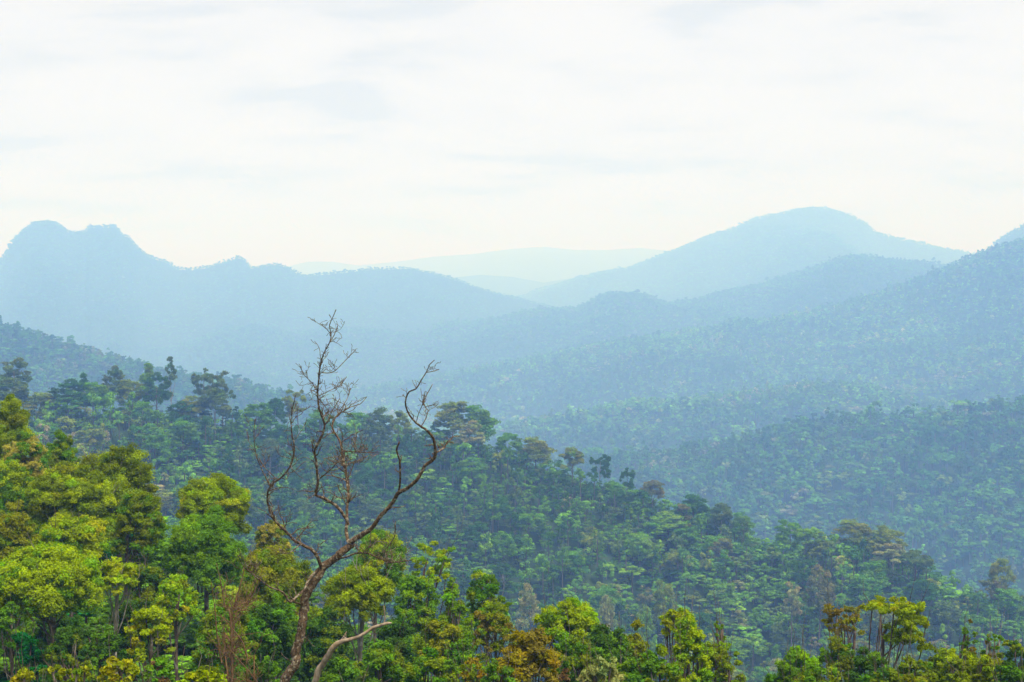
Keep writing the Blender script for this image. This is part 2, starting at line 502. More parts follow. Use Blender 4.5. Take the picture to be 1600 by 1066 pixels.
def crown_arrays(P, rad, flat, n_puff, n_leaf, leaf, col, rng, jitter=0.16, up=0.35, aspect=0.55, accent=None, acc_p=0.0):
    """P clump centres (metres), rad clump radii. Leaves sit on puffs, puffs on clumps."""
    m = len(P)
    d = unit(rng.normal(size=(m, n_puff, 3)) + np.array([0, 0, 0.35]))
    sc = np.array([1, 1, flat])
    pc = P[:, None] + d * (rad[:, None, None] * rng.uniform(0.35, 0.95, (m, n_puff, 1))) * sc
    pr = rad[:, None] * rng.uniform(0.28, 0.5, (m, n_puff))
    pc = pc.reshape(-1, 3); pr = pr.reshape(-1)
    e = unit(rng.normal(size=(len(pc), n_leaf, 3)) + np.array([0, 0, 0.4]))
    C = pc[:, None] + e * (pr[:, None, None] * np.where(rng.random((len(pc), n_leaf, 1)) < 0.18, rng.uniform(1.0, 1.9, (len(pc), n_leaf, 1)), rng.uniform(0.5, 1.1, (len(pc), n_leaf, 1)))) * np.array([1, 1, 0.8])
    Nn = unit(e + np.array([0, 0, up]) + rng.normal(size=e.shape) * 0.42)
    C = C.reshape(-1, 3); Nn = Nn.reshape(-1, 3)
    V, F = leaves(C, Nn, leaf, aspect, rng)
    base = np.array(col, float)
    cc = base * (1 + rng.normal(size=(m, 1)) * jitter * 0.8)
    cc = cc * (1 + rng.normal(size=(m, 3)) * np.array([0.10, 0.04, 0.06]))
    if accent is not None:
        cc[rng.random(m) < acc_p] = np.array(accent)
    pcol = np.repeat(cc, n_puff, 0) * (1 + rng.normal(size=(m * n_puff, 1)) * jitter * 0.6)
    lc = np.repeat(pcol, n_leaf, 0) * (1 + rng.normal(size=(m * n_puff * n_leaf, 1)) * jitter)
    return V, F, np.clip(np.repeat(lc, 4, 0), 0.004, 0.8)


def wood(P, rad, base, crown_bottom, top, tr, rng, nlimb, lean=0.0):
    """trunk with limbs that reach the clumps"""
    T = Tubes()
    H = top - base[2]
    fork = crown_bottom + 0.25 * (top - crown_bottom)
    bend = rng.normal(size=2) * 0.02 * H
    hs = np.array([0, 0.25, 0.5, 0.75, 1.0])
    tz = base[2] + (fork - base[2]) * hs
    tp = np.stack([base[0] + bend[0] * np.sin(hs * 3) + lean * hs, base[1] + bend[1] * np.sin(hs * 2.5), tz], 1)
    tp[0, 2] -= 1.0
    sp, sr = spline(tp, tr * np.array([1.5, 1.05, 0.92, 0.85, 0.75]), 1.2)
    T.add(sp, sr, 8, 0.06, rng)
    lead = np.array([tp[-1], [P[:, 0].mean() * .4 + tp[-1][0] * .6, P[:, 1].mean() * .4 + tp[-1][1] * .6, fork + 0.40 * (top - fork)]])
    sp2, sr2 = spline(lead, tr * np.array([0.72, 0.25]), 1.0)
    T.add(sp2, sr2, 6, 0.05, rng)
    order = rng.permutation(len(P))[:nlimb]
    for i in order:
        tgt = P[i]
        f = rng.uniform(0.55, 1.0)
        s0 = np.array([np.interp(f, hs, tp[:, 0]), np.interp(f, hs, tp[:, 1]), np.interp(f, hs, tz)])
        if tgt[2] - s0[2] < 0.3: s0[2] = min(s0[2], tgt[2] - 0.1 * (top - crown_bottom)); s0[:2] = [np.interp(s0[2], tz, tp[:, 0]), np.interp(s0[2], tz, tp[:, 1])]
        mid = s0 + (tgt - s0) * 0.5 + np.array([0, 0, -0.06 * np.linalg.norm(tgt - s0)]) + rng.normal(size=3) * 0.05 * np.linalg.norm(tgt - s0)
        sp3, sr3 = spline([s0, mid, tgt], tr * np.array([0.36, 0.24, 0.08]), 0.9)
        T.add(sp3, np.maximum(sr3, 0.025), 5, 0.05, rng)
        for _ in range(2):
            b = sp3[int(len(sp3) * rng.uniform(.5, .9))]
            e = b + (tgt - s0) * rng.uniform(.2, .4) + rng.normal(size=3) * rad[i] * 0.7
            T.add([b, (b + e) / 2 + rng.normal(size=3) * 0.08, e], [0.16 * tr, 0.1 * tr, 0.04 * tr], 4)
    return T


# leaf albedos
YG = (0.315, 0.43, 0.005)      # yellow green
BR = (0.20, 0.385, 0.008)      # bright green
GR = (0.125, 0.28, 0.014)      # mid green
OL = (0.19, 0.275, 0.008)      # olive
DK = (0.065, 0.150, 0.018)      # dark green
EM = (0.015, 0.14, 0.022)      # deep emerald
MU = (0.26, 0.29, 0.010)
GO = (0.31, 0.27, 0.010)      # mustard
OR = (0.24, 0.21, 0.025)      # orange brown
PY = (0.420, 0.400, 0.060)      # pale yellow young leaves
BY = (0.35, 0.39, 0.012)      # bright yellow
CR = (0.300, 0.360, 0.110)      # cream green
RU = (0.20, 0.13, 0.05)      # rusty

FG_GROUP = "trees on the near slope"


def fg_tree(name, label, px, top, wid, bot, D, shape, col, leaf=0.105, seed=0, accent=None, acc_p=0.0, bark=None, dens=1.0, trunk_px=None, cat='tree', n=None, lean=0.0):
    rng = np.random.default_rng(1000 + seed)
    D = D * SC
    if shape in ('dome', 'umbrella', 'cone'): bot += 8 + 0.07 * wid
    tp = at(px, top, D); cb = at(px, bot, D)
    R = wid / 2 / F_PX * D
    bx, by = (at(trunk_px, bot, D)[0] if trunk_px else tp[0]), D
    gz = float(terrain(np.array([bx / by]), np.array([by]))[0])
    base = np.array([bx, by, gz])
    H = tp[2] - cb[2]
    lay_n = n or int(np.clip(22 + (R * (R + H)) * 3.2 / NS ** 2, 32, 130))
    if shape in ('umbrella', 'flat'): lay_n = int(lay_n * 1.15)
    if shape == 'sparse': lay_n = int(lay_n * 0.8)
    U, rr, flat = clump_layout(shape, lay_n, rng)
    rad = rr * (0.55 * R + 0.35 * min(R, H)) * 0.84
    zz_ = (U[:, 2])
    P = np.stack([tp[0] + U[:, 0] * (R - rad * 0.45), by + U[:, 1] * (R - rad * 0.4), cb[2] + zz_ * H], 1)
    P[:, 2] = np.minimum(P[:, 2], tp[2] - rad * flat * 0.8)
    area = (4 * np.pi * rad ** 2 * 0.6).sum()
    want = dens * area * 2.3 / (leaf * leaf * 0.5 * 0.55)
    n_puff = 10 if R > 1.8 else 8
    n_leaf = int(np.clip(want / (lay_n * n_puff), 8, 170))
    V, F, Cc = crown_arrays(P, rad, flat, n_puff, n_leaf, leaf, col, rng, jitter=0.11, accent=accent, acc_p=acc_p)
    o = empty(name, base)
    tag(o, label, cat, FG_GROUP)
    T = wood(P, rad, base, cb[2], tp[2], float(np.clip(0.03 + R * 0.045, 0.05, 0.26)), rng, min(11, lay_n), lean)
    T.V = [v - base for v in T.V]
    link("trunk", T.mesh(name + "_trunk", bark or M_BARK), o)
    link("crown", mesh_from(name + "_crown", V - base, [F], M_LEAF, Cc), o)
    return o


FG = [
    # name, label, px, top, width, crown bottom, D, shape, colour, kwargs
    ("broadleaf_tree", "yellow-green tree cut by the left edge, topmost of the near slope", 8, 618, 110, 735, 212, 'dome', OL, dict(accent=YG, acc_p=.5)),
    ("young_leaf_tree", "tree with clusters of pale yellow young leaves near the left edge", 38, 676, 84, 745, 200, 'dome', GR, dict(accent=PY, acc_p=.55)),
    ("broadleaf_tree", "green domed tree just right of the pale yellow young-leaved tree", 92, 674, 74, 760, 214, 'dome', GR, dict(accent=OL, acc_p=.4)),
    ("broadleaf_tree", "big olive dome with a yellow-green rim, largest crown on the left", 180, 690, 150, 830, 190, 'dome', OL, dict(accent=YG, acc_p=.35)),
    ("broadleaf_tree", "wide olive yellow tree in front of the big olive dome", 112, 726, 140, 815, 174, 'umbrella', YG, dict(accent=OL, acc_p=.45)),
    ("broadleaf_tree", "olive green tree with two dark trunks showing below its crown", 214, 764, 96, 852, 160, 'dome', OL, dict(accent=GR, acc_p=.4, trunk_px=200)),
    ("broadleaf_tree", "green tree at the left edge under the pale yellow young-leaved tree", 15, 722, 110, 820, 182, 'dome', GR, dict(accent=YG, acc_p=.3)),
    ("broadleaf_tree", "bright yellow-green layered tree above the wide spreading umbrella tree", 112, 804, 122, 884, 150, 'umbrella', YG, dict(accent=BR, acc_p=.3)),
    ("broadleaf_tree", "mustard tinged olive tree at the left edge above the spreading umbrella tree", 14, 784, 96, 870, 160, 'dome', OL, dict(accent=MU, acc_p=.55)),
    ("umbrella_tree", "wide spreading bright green umbrella tree with forked limbs showing underneath", 70, 853, 190, 950, 130, 'umbrella', BR, dict(accent=YG, acc_p=.55, trunk_px=84)),
    ("umbrella_tree", "small yellow-green umbrella tree on a thin pale leaning trunk", 179, 872, 76, 916, 134, 'umbrella', YG, dict(bark=M_PALEBARK, trunk_px=184)),
    ("umbrella_tree", "broad-topped yellow-green tree standing out against the blue ridge, left of bare tree", 333, 741, 126, 825, 190, 'umbrella', YG, dict(accent=OL, acc_p=.4)),
    ("broadleaf_tree", "rich green tree directly below the broad-topped yellow-green one", 320, 797, 136, 890, 165, 'dome', BR, dict(accent=GR, acc_p=.4)),
    ("broadleaf_tree", "round yellow-green crown beside the brown twiggy tree", 277, 891, 76, 955, 130, 'dome', YG, dict(accent=BR, acc_p=.4)),
    ("umbrella_tree", "bright lime yellow airy tree with reddish leaves hanging below it", 236, 947, 88, 1012, 110, 'umbrella', BY, dict(accent=YG, acc_p=.6, leaf=.12)),
    ("broadleaf_tree", "dull dark olive bushy tree below the spreading umbrella tree", 100, 972, 84, 1045, 106, 'dome', DK, dict(accent=OL, acc_p=.35)),
    ("broadleaf_tree", "dull olive bushy tree below the thin pale leaning trunk", 158, 965, 76, 1040, 108, 'dome', DK, dict(accent=GR, acc_p=.4)),
    ("broadleaf_tree", "deep emerald dense shrubby tree low at the left edge", 40, 985, 66, 1066, 112, 'dome', EM, {}),
    ("broadleaf_tree", "mid green tree at the left edge above the deep emerald one", 18, 938, 76, 1010, 124, 'dome', GR, {}),
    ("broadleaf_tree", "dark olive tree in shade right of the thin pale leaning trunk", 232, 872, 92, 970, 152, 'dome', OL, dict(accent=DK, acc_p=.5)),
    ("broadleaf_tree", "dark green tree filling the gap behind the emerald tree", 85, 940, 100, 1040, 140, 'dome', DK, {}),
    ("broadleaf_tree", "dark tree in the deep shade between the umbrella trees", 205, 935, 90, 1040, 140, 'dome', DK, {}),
    ("shrub", "bright yellow large-leaved bush at the bottom edge, the taller of two", 186, 1014, 76, 1075, 66, 'dome', BY, dict(leaf=.11, cat='bush')),
    ("shrub", "bright yellow large-leaved bush in the bottom left corner, the shorter of two", 36, 1043, 72, 1090, 66, 'dome', BY, dict(leaf=.11, accent=OL, acc_p=.3, cat='bush')),
    ("shrub", "olive bush between the two bright yellow bushes at the bottom edge", 112, 1026, 80, 1085, 74, 'sparse', OL, dict(accent=BY, acc_p=.25, cat='bush')),
    ("broadleaf_tree", "green tree with reddish leaves at its top by the bottom edge", 250, 1024, 72, 1085, 74, 'dome', GR, dict(accent=RU, acc_p=.22)),
    ("shrub", "yellow-green bush at the bottom edge under the brown twiggy tree", 325, 1040, 96, 1090, 74, 'dome', YG, dict(accent=OL, acc_p=.4, cat='bush')),
    ("young_leaf_tree", "pale yellow-leaved tree just left of the bare tree", 425, 808, 66, 880, 192, 'dome', OL, dict(accent=PY, acc_p=.5)),
    ("broadleaf_tree", "brownish olive tree behind the left limb of the bare tree", 425, 850, 126, 950, 152, 'dome', OL, dict(accent=MU, acc_p=.3)),
    ("broadleaf_tree", "green tree low behind the foot of the bare tree", 420, 925, 120, 1030, 128, 'dome', GR, dict(accent=DK, acc_p=.5)),
    ("umbrella_tree", "olive umbrella tree on tall grey trunks right of the bare tree trunk", 560, 888, 126, 958, 142, 'umbrella', OL, dict(accent=YG, acc_p=.3, trunk_px=568, bark=M_PALEBARK)),
    ("broadleaf_tree", "yellow-green tree behind the fork of the bare tree", 592, 828, 104, 905, 182, 'dome', YG, dict(accent=GR, acc_p=.4)),
    ("broadleaf_tree", "slim tree with a bright leafy head on a dark trunk right of bare tree", 676, 840, 72, 910, 160, 'sparse', BR, dict(accent=YG, acc_p=.5, n=46, dens=1.3, trunk_px=665)),
    ("broadleaf_tree", "vivid green leafy mass below the slim bright-headed tree", 648, 885, 84, 990, 152, 'dome', BR, dict(accent=GR, acc_p=.5)),
    ("broadleaf_tree", "rounded vivid green tree between the slim bright-headed tree and the neat dome", 712, 926, 66, 995, 140, 'dome', BR, dict(accent=OL, acc_p=.3)),
    ("broadleaf_tree", "conical bright green tree behind the rounded vivid green one", 706, 898, 54, 960, 158, 'cone', BR, {}),
    ("broadleaf_tree", "neat dense green dome with a golden rim against the blue slope", 760, 888, 74, 970, 150, 'dome', GR, dict(accent=YG, acc_p=.3)),
    ("broadleaf_tree", "olive mustard tree in front of the rounded vivid green tree", 690, 966, 104, 1045, 122, 'dome', OL, dict(accent=MU, acc_p=.35)),
    ("broadleaf_tree", "orange-tinted tree below the neat dense dome", 772, 944, 80, 1010, 132, 'dome', OL, dict(accent=OR, acc_p=.5)),
    ("broadleaf_tree", "large golden mustard tree at the bottom edge, most orange of all", 826, 982, 124, 1075, 96, 'dome', GO, dict(accent=OR, acc_p=.3)),
    ("broadleaf_tree", "small mustard crown left of the large golden tree", 742, 1026, 60, 1080, 92, 'dome', GO, dict(accent=OL, acc_p=.35)),
    ("broadleaf_tree", "bright green spreading tree behind the large golden tree", 886, 937, 122, 1010, 126, 'umbrella', BR, dict(accent=YG, acc_p=.5)),
    ("broadleaf_tree", "dark green tree between the golden tree and the tall lime tree", 940, 976, 116, 1066, 116, 'dome', GR, dict(accent=DK, acc_p=.5)),
    ("broadleaf_tree", "olive brown tree left of the tall lime tree", 986, 970, 84, 1050, 122, 'dome', OL, dict(accent=MU, acc_p=.3)),
    ("broadleaf_tree", "tall lime green layered tree at the bottom edge right of centre", 1075, 962, 112, 1080, 106, 'cone', BR, dict(accent=YG, acc_p=.5)),
    ("broadleaf_tree", "flat lime green top rising behind the tall layered lime tree", 1060, 951, 66, 985, 116, 'umbrella', YG, {}),
    ("broadleaf_tree", "slender sprig-like bright tree right of the tall lime tree", 1124, 962, 26, 1010, 112, 'sparse', BR, dict(n=18)),
    ("broadleaf_tree", "olive tree at the bottom edge right of the tall lime tree", 1142, 1012, 62, 1080, 100, 'dome', OL, {}),
    ("shrub", "pale cream-green rosette bush at the bottom edge", 942, 1029, 80, 1085, 76, 'dome', CR, dict(leaf=.12, cat='bush')),
    ("shrub", "dark bush between the cream-green bush and the golden tree", 890, 1035, 60, 1090, 84, 'dome', DK, dict(accent=RU, acc_p=.25, cat='bush')),
    ("broadleaf_tree", "green tree leftmost of the clump under the flat-topped tree", 1250, 1013, 96, 1080, 110, 'dome', BR, dict(accent=GR, acc_p=.5)),
    ("broadleaf_tree", "dull olive tree below the thin orange-leaved tree", 1308, 990, 80, 1060, 118, 'dome', OL, dict(accent=GR, acc_p=.4)),
    ("broadleaf_tree", "thin open tree with sparse orange leaves on dark branches left of the flat-topped tree", 1318, 930, 76, 1000, 124, 'sparse', OR, dict(n=44, dens=.7, leaf=.11, trunk_px=1336, accent=MU, acc_p=.3)),
    ("flat_topped_tree", "flat-topped yellow-green tree with foliage hanging on its right side", 1398, 942, 112, 1016, 114, 'flat', YG, dict(accent=OL, acc_p=.35, trunk_px=1384, n=76)),
    ("broadleaf_tree", "dark green tree at the foot of the flat-topped tree", 1362, 1014, 92, 1080, 102, 'dome', GR, dict(accent=DK, acc_p=.5)),
    ("broadleaf_tree", "olive yellow tree between the flat-topped tree and the crooked trees", 1490, 1008, 96, 1080, 106, 'dome', OL, dict(accent=YG, acc_p=.4)),
    ("broadleaf_tree", "narrow dark crooked tree with upright tufts near the right edge", 1516, 962, 40, 1030, 110, 'tall', GR, dict(n=26, accent=OR, acc_p=.25)),
    ("broadleaf_tree", "crooked tree with a bent pale limb close to the right edge", 1552, 978, 44, 1035, 108, 'sparse', GR, dict(n=26, accent=OR, acc_p=.2, bark=M_PALEBARK)),
    ("broadleaf_tree", "dark olive rounded tree at the right edge", 1590, 996, 76, 1070, 104, 'dome', OL, dict(accent=DK, acc_p=.5)),
    ("shrub", "small mustard bush at the bottom edge under the flat-topped tree", 1428, 1044, 56, 1085, 92, 'dome', OL, dict(accent=MU, acc_p=.6, cat='bush')),
    ("shrub", "small bright yellow-green bush at the bottom edge left of the dark foot tree", 1302, 1056, 44, 1090, 90, 'dome', YG, dict(cat='bush')),
    ("broadleaf_tree", "green tree behind the bleached broken limb", 596, 1000, 100, 1066, 114, 'dome', GR, dict(accent=OL, acc_p=.4)),
    ("broadleaf_tree", "dark green tree in the shade under the olive umbrella tree", 612, 960, 100, 1050, 134, 'dome', DK, dict(accent=GR, acc_p=.3)),
    ("broadleaf_tree", "green tree at the bottom edge between broken limb and mustard crowns", 668, 1015, 100, 1085, 100, 'dome', GR, dict(accent=OL, acc_p=.4)),
    ("broadleaf_tree", "dark tree at the bottom edge right of the bare tree trunk", 530, 1030, 96, 1090, 104, 'dome', GR, dict(accent=DK, acc_p=.4)),
    ("broadleaf_tree", "dark green tree behind the bare tree trunk", 500, 945, 110, 1040, 136, 'dome', DK, dict(accent=OL, acc_p=.35)),
    ("broadleaf_tree", "green tree behind the brown twiggy tree", 350, 935, 110, 1030, 122, 'dome', GR, dict(accent=OL, acc_p=.5)),
    ("broadleaf_tree", "dark bushy tree at the bottom edge left of the bare tree trunk", 410, 1020, 90, 1090, 98, 'dome', DK, dict(accent=GR, acc_p=.4)),
    ("broadleaf_tree", "olive green tree at the bottom edge left of the cream-green bush", 985, 1030, 80, 1090, 100, 'dome', GR, dict(accent=OL, acc_p=.3)),
    ("broadleaf_tree", "small bright umbrella tree by the left edge, behind the spreading one", 30, 900, 90, 960, 146, 'umbrella', BR, dict(accent=OL, acc_p=.4)),
    ("broadleaf_tree", "olive tree right of the bleached broken limb's snapped spike", 632, 978, 92, 1050, 138, 'dome', OL, dict(accent=GR, acc_p=.4)),
    ("broadleaf_tree", "green tree below the rounded vivid green tree", 726, 992, 84, 1060, 116, 'dome', GR, dict(accent=BR, acc_p=.3)),
    ("broadleaf_tree", "olive tree under the bright spreading tree beside the golden one", 902, 985, 100, 1060, 110, 'dome', OL, dict(accent=GR, acc_p=.5)),
    ("broadleaf_tree", "dull green tree at the bottom edge left of the tall lime tree", 1030, 1012, 96, 1080, 100, 'dome', GR, dict(accent=OL, acc_p=.4)),
    ("broadleaf_tree", "bright green tree at the bottom edge right behind the tall lime tree", 1116, 1000, 76, 1080, 110, 'dome', BR, dict(accent=OL, acc_p=.5)),
    ("broadleaf_tree", "dark green tree between the tall lime tree and the flat-topped tree", 1222, 1036, 76, 1090, 98, 'dome', GR, dict(accent=DK, acc_p=.5)),
    ("broadleaf_tree", "olive tree in front of the thin orange-leaved tree", 1282, 1030, 96, 1090, 98, 'dome', OL, dict(accent=GR, acc_p=.5)),
    ("broadleaf_tree", "green tree right below the flat-topped tree's hanging foliage", 1432, 1018, 84, 1080, 104, 'dome', GR, dict(accent=OL, acc_p=.5)),
    ("broadleaf_tree", "yellow-green tree at the bottom edge between the two crooked trees", 1534, 1024, 90, 1085, 98, 'dome', OL, dict(accent=YG, acc_p=.5)),
    ("broadleaf_tree", "dark green tree low in the bottom right corner", 1586, 1036, 90, 1090, 94, 'dome', GR, dict(accent=DK, acc_p=.5)),
    ("broadleaf_tree", "dark olive tree at the bottom edge left of the small mustard bush", 1385, 1038, 70, 1090, 96, 'dome', DK, dict(accent=OL, acc_p=.4)),
    ("broadleaf_tree", "green tree at the bottom edge between the golden tree and its small neighbour", 778, 1030, 70, 1090, 90, 'dome', GR, dict(accent=MU, acc_p=.3)),
]
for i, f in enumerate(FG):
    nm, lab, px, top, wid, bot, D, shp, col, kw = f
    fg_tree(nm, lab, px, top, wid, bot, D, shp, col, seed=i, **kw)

# ------------------------------------------------------------------ middle ridge: individual trees that share a few built kinds
MID = next(L for L in LAYERS if L.name == "ridge_middle")
MG = (0.115, 0.285, 0.012); MD = (0.048, 0.150, 0.015); MO = (0.20, 0.27, 0.018); MGY = (0.11, 0.185, 0.04)
MB = (0.165, 0.335, 0.010); MR = (0.17, 0.185, 0.05); MP = (0.29, 0.33, 0.11)
MIDCOL = {'green': MG, 'dark green': MD, 'olive': MO, 'grey-green': MGY, 'bright green': MB, 'brown-tinged': MR, 'pale green': MP}
FORM = {'dome': 'domed', 'umbrella': 'spreading', 'tall': 'narrow', 'sparse': 'open-crowned', 'cone': 'pointed'}
PROTO = {}


def mid_proto(shape, colname, var):
    key = (shape, colname, var)
    if key in PROTO: return PROTO[key]
    rng = np.random.default_rng(abs(hash((shape, var))) % 1000 + 5 if False else 50 + var * 7 + len(shape) * 31 + len(colname))
    R, H, top = 5.0, {'dome': 11.0, 'umbrella': 8.5, 'tall': 14.0, 'sparse': 10.0, 'cone': 13.0}[shape], 20.0
    if shape == 'tall': R = 3.0
    n = {'dome': 38, 'umbrella': 34, 'tall': 26, 'sparse': 30, 'cone': 30}[shape]
    U, rr, flat = clump_layout(shape, n, rng)
    rad = rr * R * 0.9
    P = np.stack([U[:, 0] * (R - rad * .4), U[:, 1] * (R - rad * .4), top - H + U[:, 2] * H], 1)
    P[:, 2] = np.minimum(P[:, 2], top - rad * flat * .8)
    V, F, C = crown_arrays(P, rad, flat, 9, 34, 0.55, MIDCOL[colname], rng, jitter=0.13)
    T = wood(P, rad, np.array([0, 0, 0.0]), top - H, top, 0.20, rng, 8)
    PROTO[key] = (T.mesh("ridge_tree_trunk", M_PALEBARK if var % 2 else M_BARK), mesh_from("ridge_tree_crown", V, [F], M_LEAF, C))
    return PROTO[key]


mid_trees = []       # (x, y, zbase, height, width, shape, colour, var, ordered label info)
HAND = [  # px, top py, width px, distance offset from crest, shape, colour
    (22, 556, 64, 8, 'sparse', 'grey-green'), (18, 590, 70, -12, 'dome', 'grey-green'), (62, 612, 60, -10, 'dome', 'olive'), (108, 590, 74, -8, 'dome', 'dark green'),
    (131, 583, 34, 4, 'cone', 'dark green'), (150, 596, 56, -6, 'dome', 'green'), (178, 569, 42, 6, 'dome', 'grey-green'), (200, 590, 44, -4, 'dome', 'olive'), (231, 568, 46, 0, 'cone', 'bright green'),
    (246, 580, 46, -6, 'dome', 'dark green'), (265, 553, 20, 2, 'tall', 'grey-green'), (318, 570, 40, 4, 'sparse', 'grey-green'), (348, 577, 46, 6, 'sparse', 'grey-green'), (336, 606, 58, -8, 'dome', 'grey-green'),
    (300, 618, 50, -4, 'dome', 'olive'), (400, 628, 56, 0, 'dome', 'green'), (430, 622, 40, 2, 'dome', 'dark green'), (462, 604, 44, 4, 'sparse', 'olive'), (500, 640, 50, -3, 'dome', 'green'),
    (560, 642, 56, 0, 'dome', 'green'), (590, 638, 48, -4, 'dome', 'grey-green'), (622, 640, 44, 3, 'dome', 'olive'), (708, 624, 62, -3, 'dome', 'olive'), (748, 632, 60, 2, 'dome', 'green'), (736, 655, 50, -10, 'dome', 'pale green'),
    (795, 675, 50, 0, 'dome', 'green'), (838, 682, 56, -4, 'dome', 'olive'), (892, 700, 44, 0, 'umbrella', 'olive'), (937, 702, 40, 4, 'sparse', 'dark green'), (980, 725, 28, 4, 'sparse', 'dark green'),
    (1017, 748, 44, 2, 'umbrella', 'brown-tinged'), (960, 752, 44, -6, 'dome', 'green'), (1083, 772, 60, 0, 'dome', 'dark green'), (1066, 786, 34, -14, 'tall', 'brown-tinged'), (1128, 786, 46, 0, 'dome', 'grey-green'), (1160, 800, 40, 0, 'dome', 'green'),
    (1235, 812, 52, 0, 'dome', 'green'), (1262, 822, 50, -4, 'umbrella', 'bright green'), (1335, 811, 66, 0, 'dome', 'olive'), (1388, 822, 62, -3, 'dome', 'olive'), (1395, 850, 66, -12, 'umbrella', 'pale green'),
    (1280, 884, 52, -60, 'dome', 'brown-tinged'), (1237, 905, 42, -70, 'sparse', 'pale green'), (1128, 840, 44, -30, 'dome', 'brown-tinged'), (1040, 800, 70, -20, 'dome', 'bright green'), (826, 909, 44, -150, 'dome', 'pale green'),
    (946, 930, 34, -130, 'dome', 'pale green'), (1008, 948, 38, -130, 'dome', 'bright green'), (1040, 905, 40, -110, 'dome', 'olive'), (1440, 905, 60, -20, 'dome', 'dark green'), (1565, 872, 44, 8, 'dome', 'olive'), (1550, 900, 46, 0, 'sparse', 'brown-tinged'),
]


def mid_tree(x, y, ztop, wid, shape, col, var):
    zb = float(terrain(np.array([x / y]), np.array([y]))[0])
    h = min(max(ztop - zb, 7.0), 28.0)
    mid_trees.append(dict(x=x, y=y, zb=zb if ztop - zb <= 28 else ztop - 28, h=h, w=wid, shape=shape, col=col, var=var))


for k, (px, py, wpx, off, shp, cn) in enumerate(HAND):
    t = (px - 800) / F_PX
    D = float(MID.ridge(np.array([t]))[0][0]) + off
    p = at(px, py, D)
    mid_tree(p[0], D, p[2], wpx / F_PX * D * 1.05, shp, cn, k % 3)
rng = np.random.default_rng(11)
pts = []
CELL = 9.3
for yy in np.arange(250, 660, CELL):
    for xx in np.arange(-0.43 * yy, 0.43 * yy, CELL):
        pts.append((xx + rng.uniform(-.45, .45) * CELL, yy + rng.uniform(-.45, .45) * CELL))
pts = np.array(pts)
t_ = pts[:, 0] / pts[:, 1]
D_, _ = MID.ridge(t_)
off = pts[:, 1] - D_
zt = terrain(t_, pts[:, 1])
ids = terrain(t_, pts[:, 1], True)[1]
hh = np.where(off < 6, rng.uniform(10, 20, len(pts)), rng.uniform(8, 13, len(pts)))
keep = (ids == len(LAYERS)) & (off < 25)
hx = np.array([(m['x'], m['y']) for m in mid_trees])
d2 = ((pts[:, None] - hx[None]) ** 2).sum(-1).min(1)
keep &= d2 > 5.0 ** 2
# near the crest nothing taller than the traced skyline
crest_cap = np.interp(t_, MID.t, MID.zt)
hh = np.where(off > -14, np.minimum(hh, np.maximum(6.5, crest_cap - zt + 0.5)), hh)
keep &= visible(pts[:, 0], pts[:, 1], zt + hh, 0.0)
pts, hh, zt, t_ = pts[keep], hh[keep], zt[keep], t_[keep]
ww = np.where(rng.random(len(pts)) < 0.3, rng.uniform(10.5, 14.5, len(pts)), rng.uniform(5.5, 9, len(pts)))
# the 300 largest trees are individuals: the ones left after the near slope and hand-placed trees
score = ww * (0.5 + hh / 20) / pts[:, 1] * np.where(np.abs(t_) < 0.375, 1, 0)
order = np.argsort(-score)
n_ind = 300 - len(FG) - len(mid_trees) - 6
names_c = ['dark green', 'grey-green', 'green', 'bright green', 'olive', 'pale green', 'brown-tinged']
pc = np.cumsum([.26, .12, .35, .11, .12, .02, .02])
names_s = ['dome', 'umbrella', 'tall', 'sparse', 'cone']
ps = np.array([.55, .17, .10, .12, .06])
for i in order[:n_ind]:
    s = rng.choice(names_s, p=ps); c = names_c[min(6, int(np.searchsorted(pc, np.clip(0.5 + 0.30 * fbm(pts[i, 0], pts[i, 1], 90, 31, 3) + 0.22 * rng.normal(), 0, .9999))))]
    mid_tree(pts[i, 0], pts[i, 1], zt[i] + hh[i], ww[i] * (0.6 if s in ('tall', 'cone') else 1), s, c, int(rng.integers(0, 3)))
rest_mid = [(pts[i, 0], pts[i, 1], zt[i], hh[i], ww[i]) for i in order[n_ind:]]

# labels: what it looks like + where on the ridge, told by landmarks; ties are counted off from the left
ZONES = [(-1e9, 130, "under the twin peaks"), (130, 290, "right of the twin peaks"), (290, 400, "left of the bare tree"),
         (400, 545, "behind the bare tree's left limbs"), (545, 700, "behind the bare tree's right limbs"),
         (700, 850, "right of the bare tree"), (850, 980, "above the golden tree"), (980, 1130, "above the tall lime tree"),
         (1130, 1270, "under the rounded mountain"), (1270, 1420, "above the flat-topped tree"), (1420, 1e9, "at the right edge")]
ORD = ["leftmost"] + [w + "-from-left" for w in ("second", "third", "fourth", "fifth", "sixth", "seventh", "eighth", "ninth", "tenth")]
NUM = {2: "two", 3: "three", 4: "four", 5: "five", 6: "six", 7: "seven", 8: "eight", 9: "nine", 10: "ten"}
buck = {}
for m in mid_trees:
    m['px'] = float(pix(np.array([[m['x'], m['y'], m['zb'] + m['h']]]))[0][0])
    D = float(MID.ridge(np.array([m['x'] / m['y']]))[0][0])
    o = m['y'] - D
    lev = "on the crest" if o > -10 else "just under the crest" if o > -32 else "halfway down" if o > -65 else "low"
    zone = next(z[2] for z in ZONES if z[0] <= m['px'] < z[1])
    m['bits'] = (m['col'].replace(' ', '-') + " " + FORM[m['shape']], lev, zone)
    buck.setdefault(m['bits'], []).append(m)
